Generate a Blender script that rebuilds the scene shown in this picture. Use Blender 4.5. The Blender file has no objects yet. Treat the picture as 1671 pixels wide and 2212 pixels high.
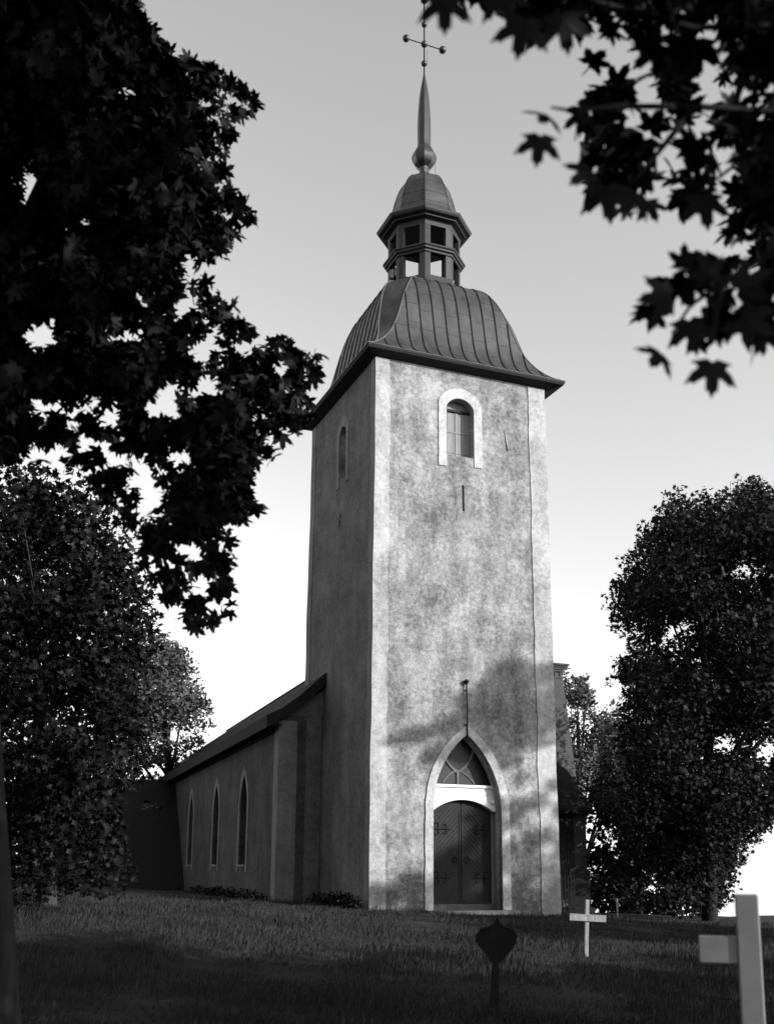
import bpy, bmesh, math, random
import numpy as np
from mathutils import Vector, Matrix
random.seed(7); rng = np.random.default_rng(7)
C = bpy.context.scene.collection
scene = bpy.context.scene

# ------------------------------------------------------------------ camera
CAM = np.array([-11.7776, -30.2611, 1.2356])
YAW, PITCH, ROLL, FPX, PY = .3857, .1981, .0078, 2309.8, 1411.1
IW, IH = 1671.0, 2212.0
_F = np.array([math.sin(YAW)*math.cos(PITCH), math.cos(YAW)*math.cos(PITCH), math.sin(PITCH)])
_R0 = np.array([math.cos(YAW), -math.sin(YAW), 0.0]); _U0 = np.cross(_R0, _F)
_R = math.cos(ROLL)*_R0+math.sin(ROLL)*_U0; _U = -math.sin(ROLL)*_R0+math.cos(ROLL)*_U0
cd = bpy.data.cameras.new('camera'); cam = bpy.data.objects.new('camera', cd); C.objects.link(cam)
scene.camera = cam
m = Matrix.Identity(4)
for i in range(3):
    m[i][0] = _R[i]; m[i][1] = _U[i]; m[i][2] = -_F[i]; m[i][3] = CAM[i]
cam.matrix_world = m
cd.sensor_fit = 'VERTICAL'; cd.sensor_height = 36; cd.sensor_width = 36
cd.lens = FPX/IH*36
cd.shift_y = (PY-IH/2)/IH
cd.clip_start = .1; cd.clip_end = 6000
cd.dof.use_dof = True; cd.dof.focus_distance = 33; cd.dof.aperture_fstop = 1.9

# ------------------------------------------------------------------ world, sun, exposure
SUN_EL, SUN_A = math.radians(20), math.radians(42)          # SUN_A: to the right of the west front's normal
SUN = np.array([math.sin(SUN_A)*math.cos(SUN_EL), -math.cos(SUN_A)*math.cos(SUN_EL), math.sin(SUN_EL)])
w = bpy.data.worlds.new('World'); scene.world = w; w.use_nodes = True
nt = w.node_tree; nt.nodes.clear()
sky = nt.nodes.new('ShaderNodeTexSky'); sky.sky_type = 'NISHITA'; sky.sun_disc = False
sky.sun_elevation = SUN_EL; sky.sun_rotation = math.atan2(SUN[0], SUN[1])
sky.air_density = 1.0; sky.dust_density = .6; sky.ozone_density = 1.0
sep = nt.nodes.new('ShaderNodeSeparateColor')           # blue-sensitive plate: the blue channel only
mul = nt.nodes.new('ShaderNodeMath'); mul.operation = 'POWER'; mul.inputs[1].default_value = 1.25
bg = nt.nodes.new('ShaderNodeBackground'); bg.inputs['Strength'].default_value = .119
out = nt.nodes.new('ShaderNodeOutputWorld')
tcw = nt.nodes.new('ShaderNodeTexCoord'); add = nt.nodes.new('ShaderNodeVectorMath'); add.operation = 'ADD'; add.inputs[1].default_value = (0, 0, .05)
nrmv = nt.nodes.new('ShaderNodeVectorMath'); nrmv.operation = 'NORMALIZE'      # hazy air: the horizon glow starts lower down
nt.links.new(tcw.outputs['Generated'], add.inputs[0]); nt.links.new(add.outputs[0], nrmv.inputs[0]); nt.links.new(nrmv.outputs[0], sky.inputs[0])
nt.links.new(sky.outputs[0], sep.inputs[0]); nt.links.new(sep.outputs['Blue'], mul.inputs[0])
nt.links.new(mul.outputs[0], bg.inputs['Color']); nt.links.new(bg.outputs[0], out.inputs['Surface'])
sd = bpy.data.lights.new('sun', 'SUN'); sd.energy = 4.0; sd.angle = math.radians(.5); sd.color = (1, 1, 1)
so = bpy.data.objects.new('sun', sd); C.objects.link(so)
so.rotation_euler = Vector(SUN).to_track_quat('Z', 'Y').to_euler()
vs = scene.view_settings; vs.view_transform = 'Standard'; vs.look = 'None'; vs.exposure = .75; vs.gamma = 1
vs.use_curve_mapping = False

# ------------------------------------------------------------------ helpers
def P(px, py, d):
    return CAM + d*(_F + _R*(px-IW/2)/FPX + _U*(PY-py)/FPX)
def project(Q):
    d = np.asarray(Q)-CAM; z = d@_F
    return IW/2+FPX*(d@_R)/z, PY-FPX*(d@_U)/z, z
def fl(fwd, lat, z=0):          # forward / lateral of the camera on the ground plan
    return np.array([CAM[0]+fwd*math.sin(YAW)+lat*math.cos(YAW), CAM[1]+fwd*math.cos(YAW)-lat*math.sin(YAW), z])
def sm(a, b, x):
    t = np.clip((x-a)/(b-a), 0, 1); return t*t*(3-2*t)

def mat(name, c1, c2=None, scale=3.0, rough=.8, bump=.2, stretch=(1, 1, 1), detail=8, metal=0, contrast=.25, spec=.3, extra=None):
    M = bpy.data.materials.new(name); M.use_nodes = True; t = M.node_tree; b = t.nodes['Principled BSDF']
    b.inputs['Roughness'].default_value = rough; b.inputs['Metallic'].default_value = metal
    b.inputs['Specular IOR Level'].default_value = spec
    if c2 is None: c2 = c1*1.25
    tc = t.nodes.new('ShaderNodeTexCoord'); mp = t.nodes.new('ShaderNodeMapping'); mp.inputs['Scale'].default_value = stretch
    n = t.nodes.new('ShaderNodeTexNoise'); n.inputs['Scale'].default_value = scale; n.inputs['Detail'].default_value = detail
    n.inputs['Roughness'].default_value = .65
    r = t.nodes.new('ShaderNodeValToRGB')
    r.color_ramp.elements[0].position = .5-contrast; r.color_ramp.elements[1].position = .5+contrast
    r.color_ramp.elements[0].color = (c1, c1, c1, 1); r.color_ramp.elements[1].color = (c2, c2, c2, 1)
    t.links.new(tc.outputs['Object'], mp.inputs[0]); t.links.new(mp.outputs[0], n.inputs['Vector'])
    t.links.new(n.outputs[0], r.inputs[0]); t.links.new(r.outputs[0], b.inputs['Base Color'])
    if bump:
        bm = t.nodes.new('ShaderNodeBump'); bm.inputs['Strength'].default_value = bump; bm.inputs['Distance'].default_value = .03
        t.links.new(n.outputs[0], bm.inputs['Height']); t.links.new(bm.outputs[0], b.inputs['Normal'])
    M['_c'] = 1
    return M
def plaster(name, dark, mid, light, streak=.5, stains=False):
    M = bpy.data.materials.new(name); M.use_nodes = True; t = M.node_tree; b = t.nodes['Principled BSDF']
    b.inputs['Roughness'].default_value = .95; b.inputs['Specular IOR Level'].default_value = .1
    tc = t.nodes.new('ShaderNodeTexCoord')
    def noise(s, st=(1, 1, 1), d=6, ro=.6, off=0):
        mp = t.nodes.new('ShaderNodeMapping'); mp.inputs['Scale'].default_value = st; mp.inputs['Location'].default_value = (off, off, off)
        n = t.nodes.new('ShaderNodeTexNoise'); n.inputs['Scale'].default_value = s; n.inputs['Detail'].default_value = d; n.inputs['Roughness'].default_value = ro
        t.links.new(tc.outputs['Object'], mp.inputs[0]); t.links.new(mp.outputs[0], n.inputs['Vector']); return n
    a = noise(.75, d=8, ro=.72); bb = noise(7.5, d=9, ro=.8, off=3); cc = noise(1.1, (1.5, 1.5, .35), off=9, d=3); f = noise(28, d=4, ro=.7, off=5)
    def ma(op, x, y):
        k = t.nodes.new('ShaderNodeMath'); k.operation = op
        for i, v in enumerate((x, y)):
            if hasattr(v, 'links'): t.links.new(v, k.inputs[i])
            else: k.inputs[i].default_value = v
        return k.outputs[0]
    v = ma('ADD', ma('MULTIPLY', a.outputs[0], 1.0), ma('MULTIPLY', bb.outputs[0], 1.1))
    v = ma('ADD', v, ma('MULTIPLY', cc.outputs[0], streak))
    v = ma('ADD', v, ma('MULTIPLY', f.outputs[0], .55))
    v = ma('MULTIPLY', v, 1/(1.0+1.1+streak+.55))
    if stains:
        sx = t.nodes.new('ShaderNodeSeparateXYZ'); t.links.new(tc.outputs['Object'], sx.inputs[0])
        wob = ma('MULTIPLY', ma('SUBTRACT', bb.outputs[0], .5), .9)
        def ss(x, a, b_):
            k = t.nodes.new('ShaderNodeMapRange'); k.interpolation_type = 'SMOOTHSTEP'; k.inputs[1].default_value = a; k.inputs[2].default_value = b_
            t.links.new(x, k.inputs[0]); return k.outputs[0]
        X_ = ma('ADD', sx.outputs[0], ma('MULTIPLY', wob, .25)); Z_ = ma('ADD', sx.outputs[2], wob)
        run = ma('MULTIPLY', ma('MULTIPLY', ss(X_, 2.6, 2.75), ss(X_, 3.75, 3.55)), ma('MULTIPLY', ss(Z_, 11.8, 14.0), ss(sx.outputs[2], 14.8, 14.7)))
        foot = ss(Z_, 1.5, -.2)
        v = ma('SUBTRACT', v, ma('ADD', ma('MULTIPLY', run, .035), ma('MULTIPLY', foot, .07)))
    r = t.nodes.new('ShaderNodeValToRGB'); e = r.color_ramp.elements
    e[0].position = .428; e[0].color = (dark,)*3+(1,); e[1].position = .582; e[1].color = (light,)*3+(1,)
    k = e.new(.5); k.color = (mid,)*3+(1,)
    t.links.new(v, r.inputs[0]); t.links.new(r.outputs[0], b.inputs['Base Color'])
    bm = t.nodes.new('ShaderNodeBump'); bm.inputs['Strength'].default_value = .55; bm.inputs['Distance'].default_value = .04
    t.links.new(v, bm.inputs['Height']); t.links.new(bm.outputs[0], b.inputs['Normal'])
    return M
M = {}
M['plaster'] = plaster('weathered_plaster', .08, .20, .38, .5, True)
M['side'] = plaster('shade_toned_side_plaster', .07, .115, .17, .4)  # weathered plaster darkened further: shade of the side face is in the colour
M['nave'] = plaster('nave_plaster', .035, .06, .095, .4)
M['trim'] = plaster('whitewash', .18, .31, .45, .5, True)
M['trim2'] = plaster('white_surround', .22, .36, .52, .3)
M['dimtrim'] = plaster('dim_whitewash', .10, .16, .22, .5)  # darker whitewash copy; on left-facing trim the shade is put into the colour
M['roof'] = mat('tarred_sheet_metal', .014, .044, 2.6, .45, .2, (1, 1, .6), contrast=.16, spec=.5)
M['seam'] = mat('seam_metal', .008, .014, 4, .6, 0)
M['ridge'] = mat('ridge_metal', .09, .14, 4, .4, 0)
M['soffit'] = mat('soffit_boards', .008, .016, 3, .8, .1)
M['lantern'] = mat('painted_lantern_wood', .018, .034, 5, .6, .1)
M['spire'] = mat('spire_sheet', .014, .032, 3, .4, .05, spec=.5)
M['iron'] = mat('wrought_iron', .012, .02, 9, .7, .1, spec=.1)
M['door'] = mat('door_boards', .012, .024, 3, .8, .15, (2, 2, .6))
M['shutter'] = mat('shutter_boards', .16, .25, 5, .75, .15, (3, 3, .5))
M['glass'] = mat('dark_window_glass', .008, .022, 2.2, .35, .0, spec=.25)
M['pane'] = mat('dusty_pane', .03, .06, 2.2, .3, .0, spec=.4)
M['marker'] = mat('black_painted_iron', .011, .02, 9, .8, .3, spec=.05)
M['white'] = mat('white_painted_wood', .6, .75, 4, .6, .06)
M['greywhite'] = mat('shade_toned_white_paint', .12, .20, 3, .7, .06)  # white paint toned down: shade over the near cross is in the colour
M['stone'] = mat('limestone', .05, .11, 5, .9, .4)
M['gravestone'] = mat('granite', .06, .12, 14, .8, .3)
M['nroof'] = mat('nave_roof_sheet', .012, .022, 1.5, .85, .05, spec=.1)
M['dark'] = mat('near_black_surface', .008, .014, 3, .9, .2)  # near-black: painted-in shade on the vestry, own colour on the dark headstone
M['bark'] = mat('bark', .006, .016, 8, .95, .8, (3, 3, .5))
M['palebark'] = mat('pale_bark', .02, .05, 6, .95, .6, (3, 3, .5))
M['leafA'] = mat('maple_leaf', .012, .02, 1.5, .55, 0, spec=.1)
M['leafB'] = mat('lime_leaf', .004, .010, 1.2, .5, 0, spec=.1)
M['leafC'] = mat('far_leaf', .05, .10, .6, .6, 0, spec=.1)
M['leafD'] = mat('maple_crown_leaf', .012, .022, .8, .6, 0, spec=.1)
M['ground'] = mat('grassy_soil', .006, .012, .8, 1, .5)
M['grass'] = mat('grass_blades', .011, .036, .6, .7, 0, spec=.1)
M['cross'] = mat('weathered_wood', .10, .42, 9, .85, .4, (4, 4, .6))
M['sky_mirror'] = mat('sky_mirror_sheet', .85, .9, .2, .12, .0, metal=1)  # mirror finish, returns the bright horizon sky

def brick_mat():
    Mt = bpy.data.materials.new('chimney_brick'); Mt.use_nodes = True; t = Mt.node_tree; b = t.nodes['Principled BSDF']
    b.inputs['Roughness'].default_value = .9
    tc = t.nodes.new('ShaderNodeTexCoord'); mp = t.nodes.new('ShaderNodeMapping'); mp.inputs['Rotation'].default_value = (math.pi/2, 0, 0)
    br = t.nodes.new('ShaderNodeTexBrick'); br.inputs['Scale'].default_value = 1; br.inputs['Brick Width'].default_value = .26
    br.inputs['Row Height'].default_value = .09; br.inputs['Mortar Size'].default_value = .01
    br.inputs['Color1'].default_value = (.035,)*3+(1,); br.inputs['Color2'].default_value = (.055,)*3+(1,); br.inputs['Mortar'].default_value = (.08,)*3+(1,)
    t.links.new(tc.outputs['Object'], mp.inputs[0]); t.links.new(mp.outputs[0], br.inputs['Vector']); t.links.new(br.outputs[0], b.inputs['Base Color'])
    return Mt
M['brick'] = brick_mat()

def mesh_obj(name, verts, faces, material, parent=None, smooth=False):
    me = bpy.data.meshes.new(name); me.from_pydata([tuple(v) for v in verts], [], [tuple(f) for f in faces]); me.update()
    if material: me.materials.append(material)
    if smooth:
        for p in me.polygons: p.use_smooth = True
    o = bpy.data.objects.new(name, me); C.objects.link(o)
    if parent is not None: o.parent = parent
    return o
def from_bm(name, bm, material, parent=None, smooth=False):
    bmesh.ops.recalc_face_normals(bm, faces=bm.faces)
    me = bpy.data.meshes.new(name); bm.to_mesh(me); bm.free()
    if material: me.materials.append(material)
    if smooth:
        for p in me.polygons: p.use_smooth = True
    o = bpy.data.objects.new(name, me); C.objects.link(o)
    if parent is not None: o.parent = parent
    return o
def tag(o, label=None, cat=None, group=None, kind=None):
    for k, v in (('label', label), ('category', cat), ('group', group), ('kind', kind)):
        if v: o[k] = v
    return o
def empty(name, loc=(0, 0, 0), rz=0):
    o = bpy.data.objects.new(name, None); C.objects.link(o); o.location = loc; o.rotation_euler = (0, 0, rz); return o
def box(bm, x0, x1, y0, y1, z0, z1, bev=0):
    vs_ = [bm.verts.new(p) for p in ((x0, y0, z0), (x1, y0, z0), (x1, y1, z0), (x0, y1, z0), (x0, y0, z1), (x1, y0, z1), (x1, y1, z1), (x0, y1, z1))]
    fs = [bm.faces.new([vs_[i] for i in f]) for f in ((0, 3, 2, 1), (4, 5, 6, 7), (0, 1, 5, 4), (1, 2, 6, 5), (2, 3, 7, 6), (3, 0, 4, 7))]
    if bev:
        es = list({e for f in fs for e in f.edges}); bmesh.ops.bevel(bm, geom=es, offset=bev, segments=1, affect='EDGES')
def tube(bm, pts, rad, n=8, cap=True):
    pts = [Vector(p) for p in pts]; rings = []
    if not hasattr(rad, '__len__'): rad = [rad]*len(pts)
    up = Vector((.13, .21, .97))
    for i, p in enumerate(pts):
        d = (pts[min(i+1, len(pts)-1)]-pts[max(i-1, 0)]).normalized()
        a = d.cross(up)
        if a.length < .05: a = d.cross(Vector((1, .1, 0)))
        a.normalize(); b = d.cross(a)
        rings.append([bm.verts.new(p+float(rad[i])*(math.cos(2*math.pi*k/n)*a+math.sin(2*math.pi*k/n)*b)) for k in range(n)])
    for i in range(len(rings)-1):
        for k in range(n): bm.faces.new((rings[i][k], rings[i][(k+1) % n], rings[i+1][(k+1) % n], rings[i+1][k]))
    if cap: bm.faces.new(rings[0][::-1]); bm.faces.new(rings[-1])
def loft(bm, rings, cap0=True, cap1=True):
    R_ = [[bm.verts.new(p) for p in r] for r in rings]; n = len(R_[0])
    for i in range(len(R_)-1):
        for k in range(n):
            try: bm.faces.new((R_[i][k], R_[i][(k+1) % n], R_[i+1][(k+1) % n], R_[i+1][k]))
            except ValueError: pass
    if cap0: bm.faces.new(R_[0][::-1])
    if cap1: bm.faces.new(R_[-1])
def ball(bm, c, r, seg=16, rings=10, sq=1):
    mt = Matrix.Translation(c) @ Matrix.Diagonal((r, r, r*sq, 1))
    bmesh.ops.create_uvsphere(bm, u_segments=seg, v_segments=rings, radius=1, matrix=mt)
def lathe(bm, c, prof, n=24, rot=0):
    loft(bm, [[(c[0]+r*math.cos(rot+2*math.pi*k/n), c[1]+r*math.sin(rot+2*math.pi*k/n), c[2]+z) for k in range(n)] for r, z in prof])

TX, TY, TH = 3.25, 3.4, 17.75
def taper(o, k=.0018, wob=0.012):
    me = o.data
    for v in me.vertices:
        x, y, z = v.co; f = 1-k*max(z, 0)
        wx = wob*(math.sin(z*.9+1.3)+.6*math.sin(z*2.3+.4)); wy = wob*(math.sin(z*.8+2.1)+.6*math.sin(z*1.9))
        v.co = (TX+(x-TX)*f+wx*(1 if abs(x-TX) > 1.5 else .3), TY+(y-TY)*f+wy, z)
    me.update(); return o

def extr_outline(bm, outline, y0, y1, axis='y'):
    """closed outline of (a, z) extruded along y (axis y) or x (axis x)"""
    f = (lambda a, z, d: (a, d, z)) if axis == 'y' else (lambda a, z, d: (d, a, z))
    A = [bm.verts.new(f(a, z, y0)) for a, z in outline]; B = [bm.verts.new(f(a, z, y1)) for a, z in outline]
    n = len(A); bm.faces.new(A); bm.faces.new(B[::-1])
    for i in range(n): bm.faces.new((A[i], B[i], B[(i+1) % n], A[(i+1) % n]))
def band2(bm, outer, inner, y0, y1, axis='y', amp=.012):
    A, B = [], []
    for i in range(len(outer)-1):
        k = max(1, int(math.hypot(outer[i+1][0]-outer[i][0], outer[i+1][1]-outer[i][1])/.14))
        for j in range(k):
            t = j/k; A.append((outer[i][0]*(1-t)+outer[i+1][0]*t+random.uniform(-amp, amp), outer[i][1]*(1-t)+outer[i+1][1]*t+random.uniform(-amp, amp)))
            B.append((inner[i][0]*(1-t)+inner[i+1][0]*t, inner[i][1]*(1-t)+inner[i+1][1]*t))
    A.append(outer[-1]); B.append(inner[-1]); band(bm, A, B, y0, y1, axis)
def band(bm, outer, inner, y0, y1, axis='y'):
    """open strips with equal point counts, extruded: a raised surround"""
    f = (lambda a, z, d: (a, d, z)) if axis == 'y' else (lambda a, z, d: (d, a, z))
    q = []
    for (a, z), (b, w_) in zip(outer, inner):
        q.append([bm.verts.new(f(a, z, y0)), bm.verts.new(f(b, w_, y0)), bm.verts.new(f(b, w_, y1)), bm.verts.new(f(a, z, y1))])
    for i in range(len(q)-1):
        for k in range(4): bm.faces.new((q[i][k], q[i][(k+1) % 4], q[i+1][(k+1) % 4], q[i+1][k]))
    bm.faces.new(q[0][::-1]); bm.faces.new(q[-1])
def seg_arch(x0, x1, zs, za, n=12):       # segmental arch, left to right
    h = (x1-x0)/2; r = za-zs; R_ = (h*h+r*r)/(2*r); cx = (x0+x1)/2; cz = za-R_; a = math.asin(min(1, h/R_))
    return [(cx+R_*math.sin(-a+2*a*i/n), cz+R_*math.cos(-a+2*a*i/n)) for i in range(n+1)]
def ogive(x0, x1, zs, za, n=10):
    h = (x1-x0)/2; H = za-zs; R_ = (h*h+H*H)/(2*h); cx = (x0+x1)/2
    L = []
    am = math.asin(min(1, H/R_))
    for i in range(n+1):
        a = am*i/n; L.append((x0+R_-R_*math.cos(a), zs+R_*math.sin(a)))
    Rr = [(2*cx-x, z) for x, z in L[:-1]][::-1]
    return L+Rr
def join_into(o, extra):
    b = bmesh.new(); b.from_mesh(o.data); nf = len(b.faces); b.from_mesh(extra.data); b.faces.ensure_lookup_table()
    o.data.materials.append(extra.data.materials[0]); mi = len(o.data.materials)-1
    for f in b.faces[nf:]: f.material_index = mi
    b.to_mesh(o.data); b.free(); bpy.data.objects.remove(extra); return o
def boolean_cut(o, cutters):
    for cme in cutters:
        md = o.modifiers.new('b', 'BOOLEAN'); md.operation = 'DIFFERENCE'; md.object = cme; md.solver = 'EXACT'
    dg = bpy.context.evaluated_depsgraph_get(); ev = o.evaluated_get(dg)
    me = bpy.data.meshes.new_from_object(ev); o.modifiers.clear(); old = o.data; o.data = me
    for cme in cutters: bpy.data.objects.remove(cme)
    return o

# ------------------------------------------------------------------ ground
def gz(x, y):
    x = np.asarray(x, float); y = np.asarray(y, float)
    near = sm(-22, -1, y)
    z = -.5+.5*near - .043*np.clip(x, -9, 7)*near
    f = (x-CAM[0])*math.sin(YAW)+(y-CAM[1])*math.cos(YAW); l = (x-CAM[0])*math.cos(YAW)-(y-CAM[1])*math.sin(YAW)
    z = z - 10*sm(42, 95, f)*sm(4, 16, l) - .22*sm(6, 12, x)*near - 7*sm(90, 220, np.hypot(x, y))
    z = z + .05*np.sin(x*.7+1)*np.sin(y*.5)+.03*np.sin(x*1.9+y*1.3)
    return z
u = np.linspace(-1, 1, 161); g1 = np.sign(u)*(30*np.abs(u)+1470*np.abs(u)**5)
X, Y = np.meshgrid(g1+0, g1-8); Z = gz(X, Y)
n = len(g1); V = np.stack([X.ravel(), Y.ravel(), Z.ravel()], 1)
idx = np.arange(n*n).reshape(n, n); Fq = np.stack([idx[:-1, :-1], idx[:-1, 1:], idx[1:, 1:], idx[1:, :-1]], -1).reshape(-1, 4)
tag(mesh_obj('ground', V, Fq, M['ground'], smooth=True), kind='structure')
# mirror sheet added below the hill, behind the trees, for a bright far view
V = []; Fq = []
a0 = fl(95, 0)[:2]
wv = [fl(72, 14), fl(72, 420), fl(4500, 3600), fl(4500, 250)]
tag(mesh_obj('sky_mirror_sheet', [(p[0], p[1], -7.0+0*i) for i, p in enumerate(wv)], [(0, 1, 2, 3)], M['sky_mirror']), kind='structure')

# ------------------------------------------------------------------ church
church = empty('church', (0, 0, 0))
tag(church, 'plastered church with tall square west tower, curved metal roof, open lantern and needle spire', 'church')
# tower body
bm = bmesh.new(); box(bm, 0, 6.5, 0, 6.8, -1.5, TH)
bmesh.ops.subdivide_edges(bm, edges=[e for e in bm.edges if abs(e.verts[0].co.z-e.verts[1].co.z) > 1], cuts=40, use_grid_fill=True)
body = from_bm('tower_wall', bm, M['plaster'], church)
cut = []
def cutter(outl, d0, d1, axis='y'):
    b = bmesh.new(); extr_outline(b, outl, d0, d1, axis); cut.append(from_bm('cut', b, None))
wx0, wx1, wz0, wzs, wza = 2.60, 3.66, 14.74, 16.46, 16.80
cutter([(wx0, wz0)]+seg_arch(wx0, wx1, wzs, wza)+[(wx1, wz0)], -.5, .42)
dx0, dx1, dzs, dza = 2.07, 4.46, 3.0, 5.40
cutter([(dx0, -.1)]+ogive(dx0, dx1, dzs, dza)+[(dx1, -.1)], -.5, .62)
cutter([(3.19, 12.82), (3.18, 13.72), (3.26, 13.73), (3.27, 12.82)], -.5, .3)
cutter([(4.84, 15.92), (4.87, 15.93), (4.93, 15.55), (4.99, 15.2), (4.93, 15.22), (4.88, 15.5)], -.5, .08)
ly0, ly1 = 2.86, 3.58
cutter([(ly0, 14.6)]+seg_arch(ly0, ly1, 16.2, 16.52)+[(ly1, 14.6)], -.5, .4, 'x')
cutter([(3.35, 12.6), (3.3, 13.3), (3.45, 13.35), (3.55, 12.9)], -.5, .06, 'x')
boolean_cut(body, cut)
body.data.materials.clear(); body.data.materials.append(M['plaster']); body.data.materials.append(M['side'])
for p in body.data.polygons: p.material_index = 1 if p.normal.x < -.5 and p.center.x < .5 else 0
taper(body)
# corner pilasters (each wraps its corner); split in many courses so they follow the wobble
def strip(name, x0, x1, y0, y1, z0, z1, material, parent=church, nz=36):
    b = bmesh.new(); loft(b, [[(x0, y0, z), (x1, y0, z), (x1, y1, z), (x0, y1, z)] for z in np.linspace(z0, z1, nz)])
    return taper(from_bm(name, b, material, parent))
def Lpil(name, cx, cy, sx, sy, wx, wy, matr, z1=TH-.02):
    b = bmesh.new(); e = .03; t = .012
    rings = []
    for z in np.linspace(-1.2, z1, 110):
        jx = .012*math.sin(z*1.7+cx)+.008*math.sin(z*4.1)+random.uniform(-.012, .012); jy = .01*math.sin(z*1.3+cy)
        o_ = [(-e, -e), (wx+jx, -e), (wx+jx, t), (t, t), (t, wy+jy), (-e, wy+jy)]
        rings.append([(cx+sx*a, cy+sy*c, z) for a, c in o_])
    loft(b, rings); return taper(from_bm(name, b, matr, church))
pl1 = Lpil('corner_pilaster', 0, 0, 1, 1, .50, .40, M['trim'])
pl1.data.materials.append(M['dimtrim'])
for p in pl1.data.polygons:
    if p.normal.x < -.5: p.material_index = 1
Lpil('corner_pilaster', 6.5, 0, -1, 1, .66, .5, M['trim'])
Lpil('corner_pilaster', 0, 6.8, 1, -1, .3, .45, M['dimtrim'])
# front belfry window
win = taper(from_bm('window_surround', (lambda b: (band2(b, [(2.31, 14.32)]+[(2.31, 16.50)]+seg_arch(2.31, 3.97, 16.62, 17.16, 14)+[(3.97, 16.50), (3.97, 14.42)],
      [(wx0+.004, 14.32)]+[(wx0+.004, wzs-.01)]+seg_arch(wx0+.004, wx1-.004, wzs, wza-.004, 14)+[(wx1-.004, wzs-.01), (wx1-.004, 14.42)], -.035, .02), b)[1])(bmesh.new()), M['trim2'], church))
b = bmesh.new()
for k in range(5):
    a = wx0-.02+k*(1.1/5); box(b, a, a+.213, .345, .40, wz0-.02, 16.8, .004)
box(b, wx0, wx1, .33, .352, 15.68, 15.71); box(b, wx0, wx1, .33, .352, 14.95, 14.98); box(b, 3.10, 3.13, .32, .354, 14.7, 16.7)
sh = taper(from_bm('shutter', b, M['shutter'], church))
b = bmesh.new(); box(b, wx0-.02, wx1+.02, .30, .40, 14.70, 14.80); taper(from_bm('window_frame', b, M['soffit'], church)); b = bmesh.new(); box(b, wx0-.02, wx1+.02, .28, .40, 16.42, 16.5)
taper(from_bm('window_frame', b, M['soffit'], church))
b = bmesh.new(); box(b, 2.85, 3.2, .29, .299, 16.44, 16.5); b.free()
# side belfry window
taper(from_bm('window_surround', (lambda b: (band2(b, [(2.6, 14.35)]+[(2.6, 16.35)]+seg_arch(2.6, 3.84, 16.42, 16.9, 14)+[(3.84, 16.35), (3.84, 14.35)],
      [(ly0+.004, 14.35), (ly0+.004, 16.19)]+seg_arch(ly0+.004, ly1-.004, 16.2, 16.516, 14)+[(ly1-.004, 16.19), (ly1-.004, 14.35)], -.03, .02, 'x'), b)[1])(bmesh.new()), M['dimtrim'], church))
b = bmesh.new(); box(b, .33, .38, ly0-.02, ly1+.02, 14.58, 16.55); taper(from_bm('shutter', b, M['soffit'], church))

# ---- doorway
b = bmesh.new()
band2(b, [(1.80, -.25)]+ogive(1.80, 4.74, 3.0, 5.70, 14)+[(4.74, -.25)], [(dx0+.004, -.25)]+ogive(dx0+.004, dx1-.004, dzs, dza-.004, 14)+[(dx1-.004, -.25)], -.04, .02)
taper(from_bm('door_surround', b, M['trim2'], church))
# moulding line inside the jambs
b = bmesh.new()
band(b, [(dx0+.003, -.1)]+ogive(dx0+.003, dx1-.003, dzs, dza-.003, 14)+[(dx1-.003, -.1)], [(dx0+.05, -.1)]+ogive(dx0+.05, dx1-.05, dzs, dza-.07, 14)+[(dx1-.05, -.1)], .20, .36)
taper(from_bm('door_moulding', b, M['trim'], church))
# tympanum window
tw = bmesh.new(); extr_outline(tw, ogive(dx0-.01, dx1+.01, 3.72, 5.32, 12), .46, .50)
tym = taper(from_bm('tympanum_window', tw, M['glass'], church))
b = bmesh.new()
def arcpts(x0, z0, x1, z1, bow, n=8):
    return [(x0+(x1-x0)*t+bow*math.sin(math.pi*t)*(z1-z0)/math.hypot(x1-x0, z1-z0), .445, z0+(z1-z0)*t-bow*math.sin(math.pi*t)*(x1-x0)/math.hypot(x1-x0, z1-z0)) for t in np.linspace(0, 1, n)]
tube(b, [(3.14, .445, 3.85), (3.14, .445, 4.25)], .045, 6)
tube(b, arcpts(3.14, 4.22, 2.62, 4.95, -.10), .04, 6); tube(b, arcpts(3.14, 4.22, 3.72, 4.95, .10), .04, 6)
tube(b, arcpts(2.62, 3.88, 3.14, 4.3, -.06), .022, 6); tube(b, arcpts(3.14, 4.3, 3.75, 3.88, -.06), .022, 6)
tr = taper(from_bm('tracery', b, M['dimtrim'], tym))
b = bmesh.new(); band(b, ogive(dx0+.0, dx1-.0, 3.75, 5.36, 12), ogive(dx0+.07, dx1-.07, 3.8, 5.25, 12), .42, .47); taper(from_bm('window_frame', b, M['soffit'], tym)); b = bmesh.new()
box(b, dx0, dx1, .415, .475, 3.80, 3.86)
taper(from_bm('window_sill', b, M['soffit'], tym))
# transom with arched lower edge
b = bmesh.new()
low = seg_arch(2.22, 4.30, 3.02, 3.36, 14)
outl = [(dx0-.01, 3.80), (dx0-.01, 3.02)]+low+[(dx1+.01, 3.02), (dx1+.01, 3.80)]
extr_outline(b, outl, .30, .52); taper(from_bm('transom', b, M['white'], church))
b = bmesh.new(); box(b, dx0-.005, dx1+.005, .24, .299, 3.74, 3.83, .01); box(b, dx0-.005, dx1+.005, .28, .299, 3.57, 3.60)
band(b, [(x, z+.08) for x, z in low], low, .262, .299)
for x in (2.22, 4.30):
    ball(b, (x, .27, 3.3), .065, 12, 8)
taper(from_bm('transom_moulding', b, M['white'], church))
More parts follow.
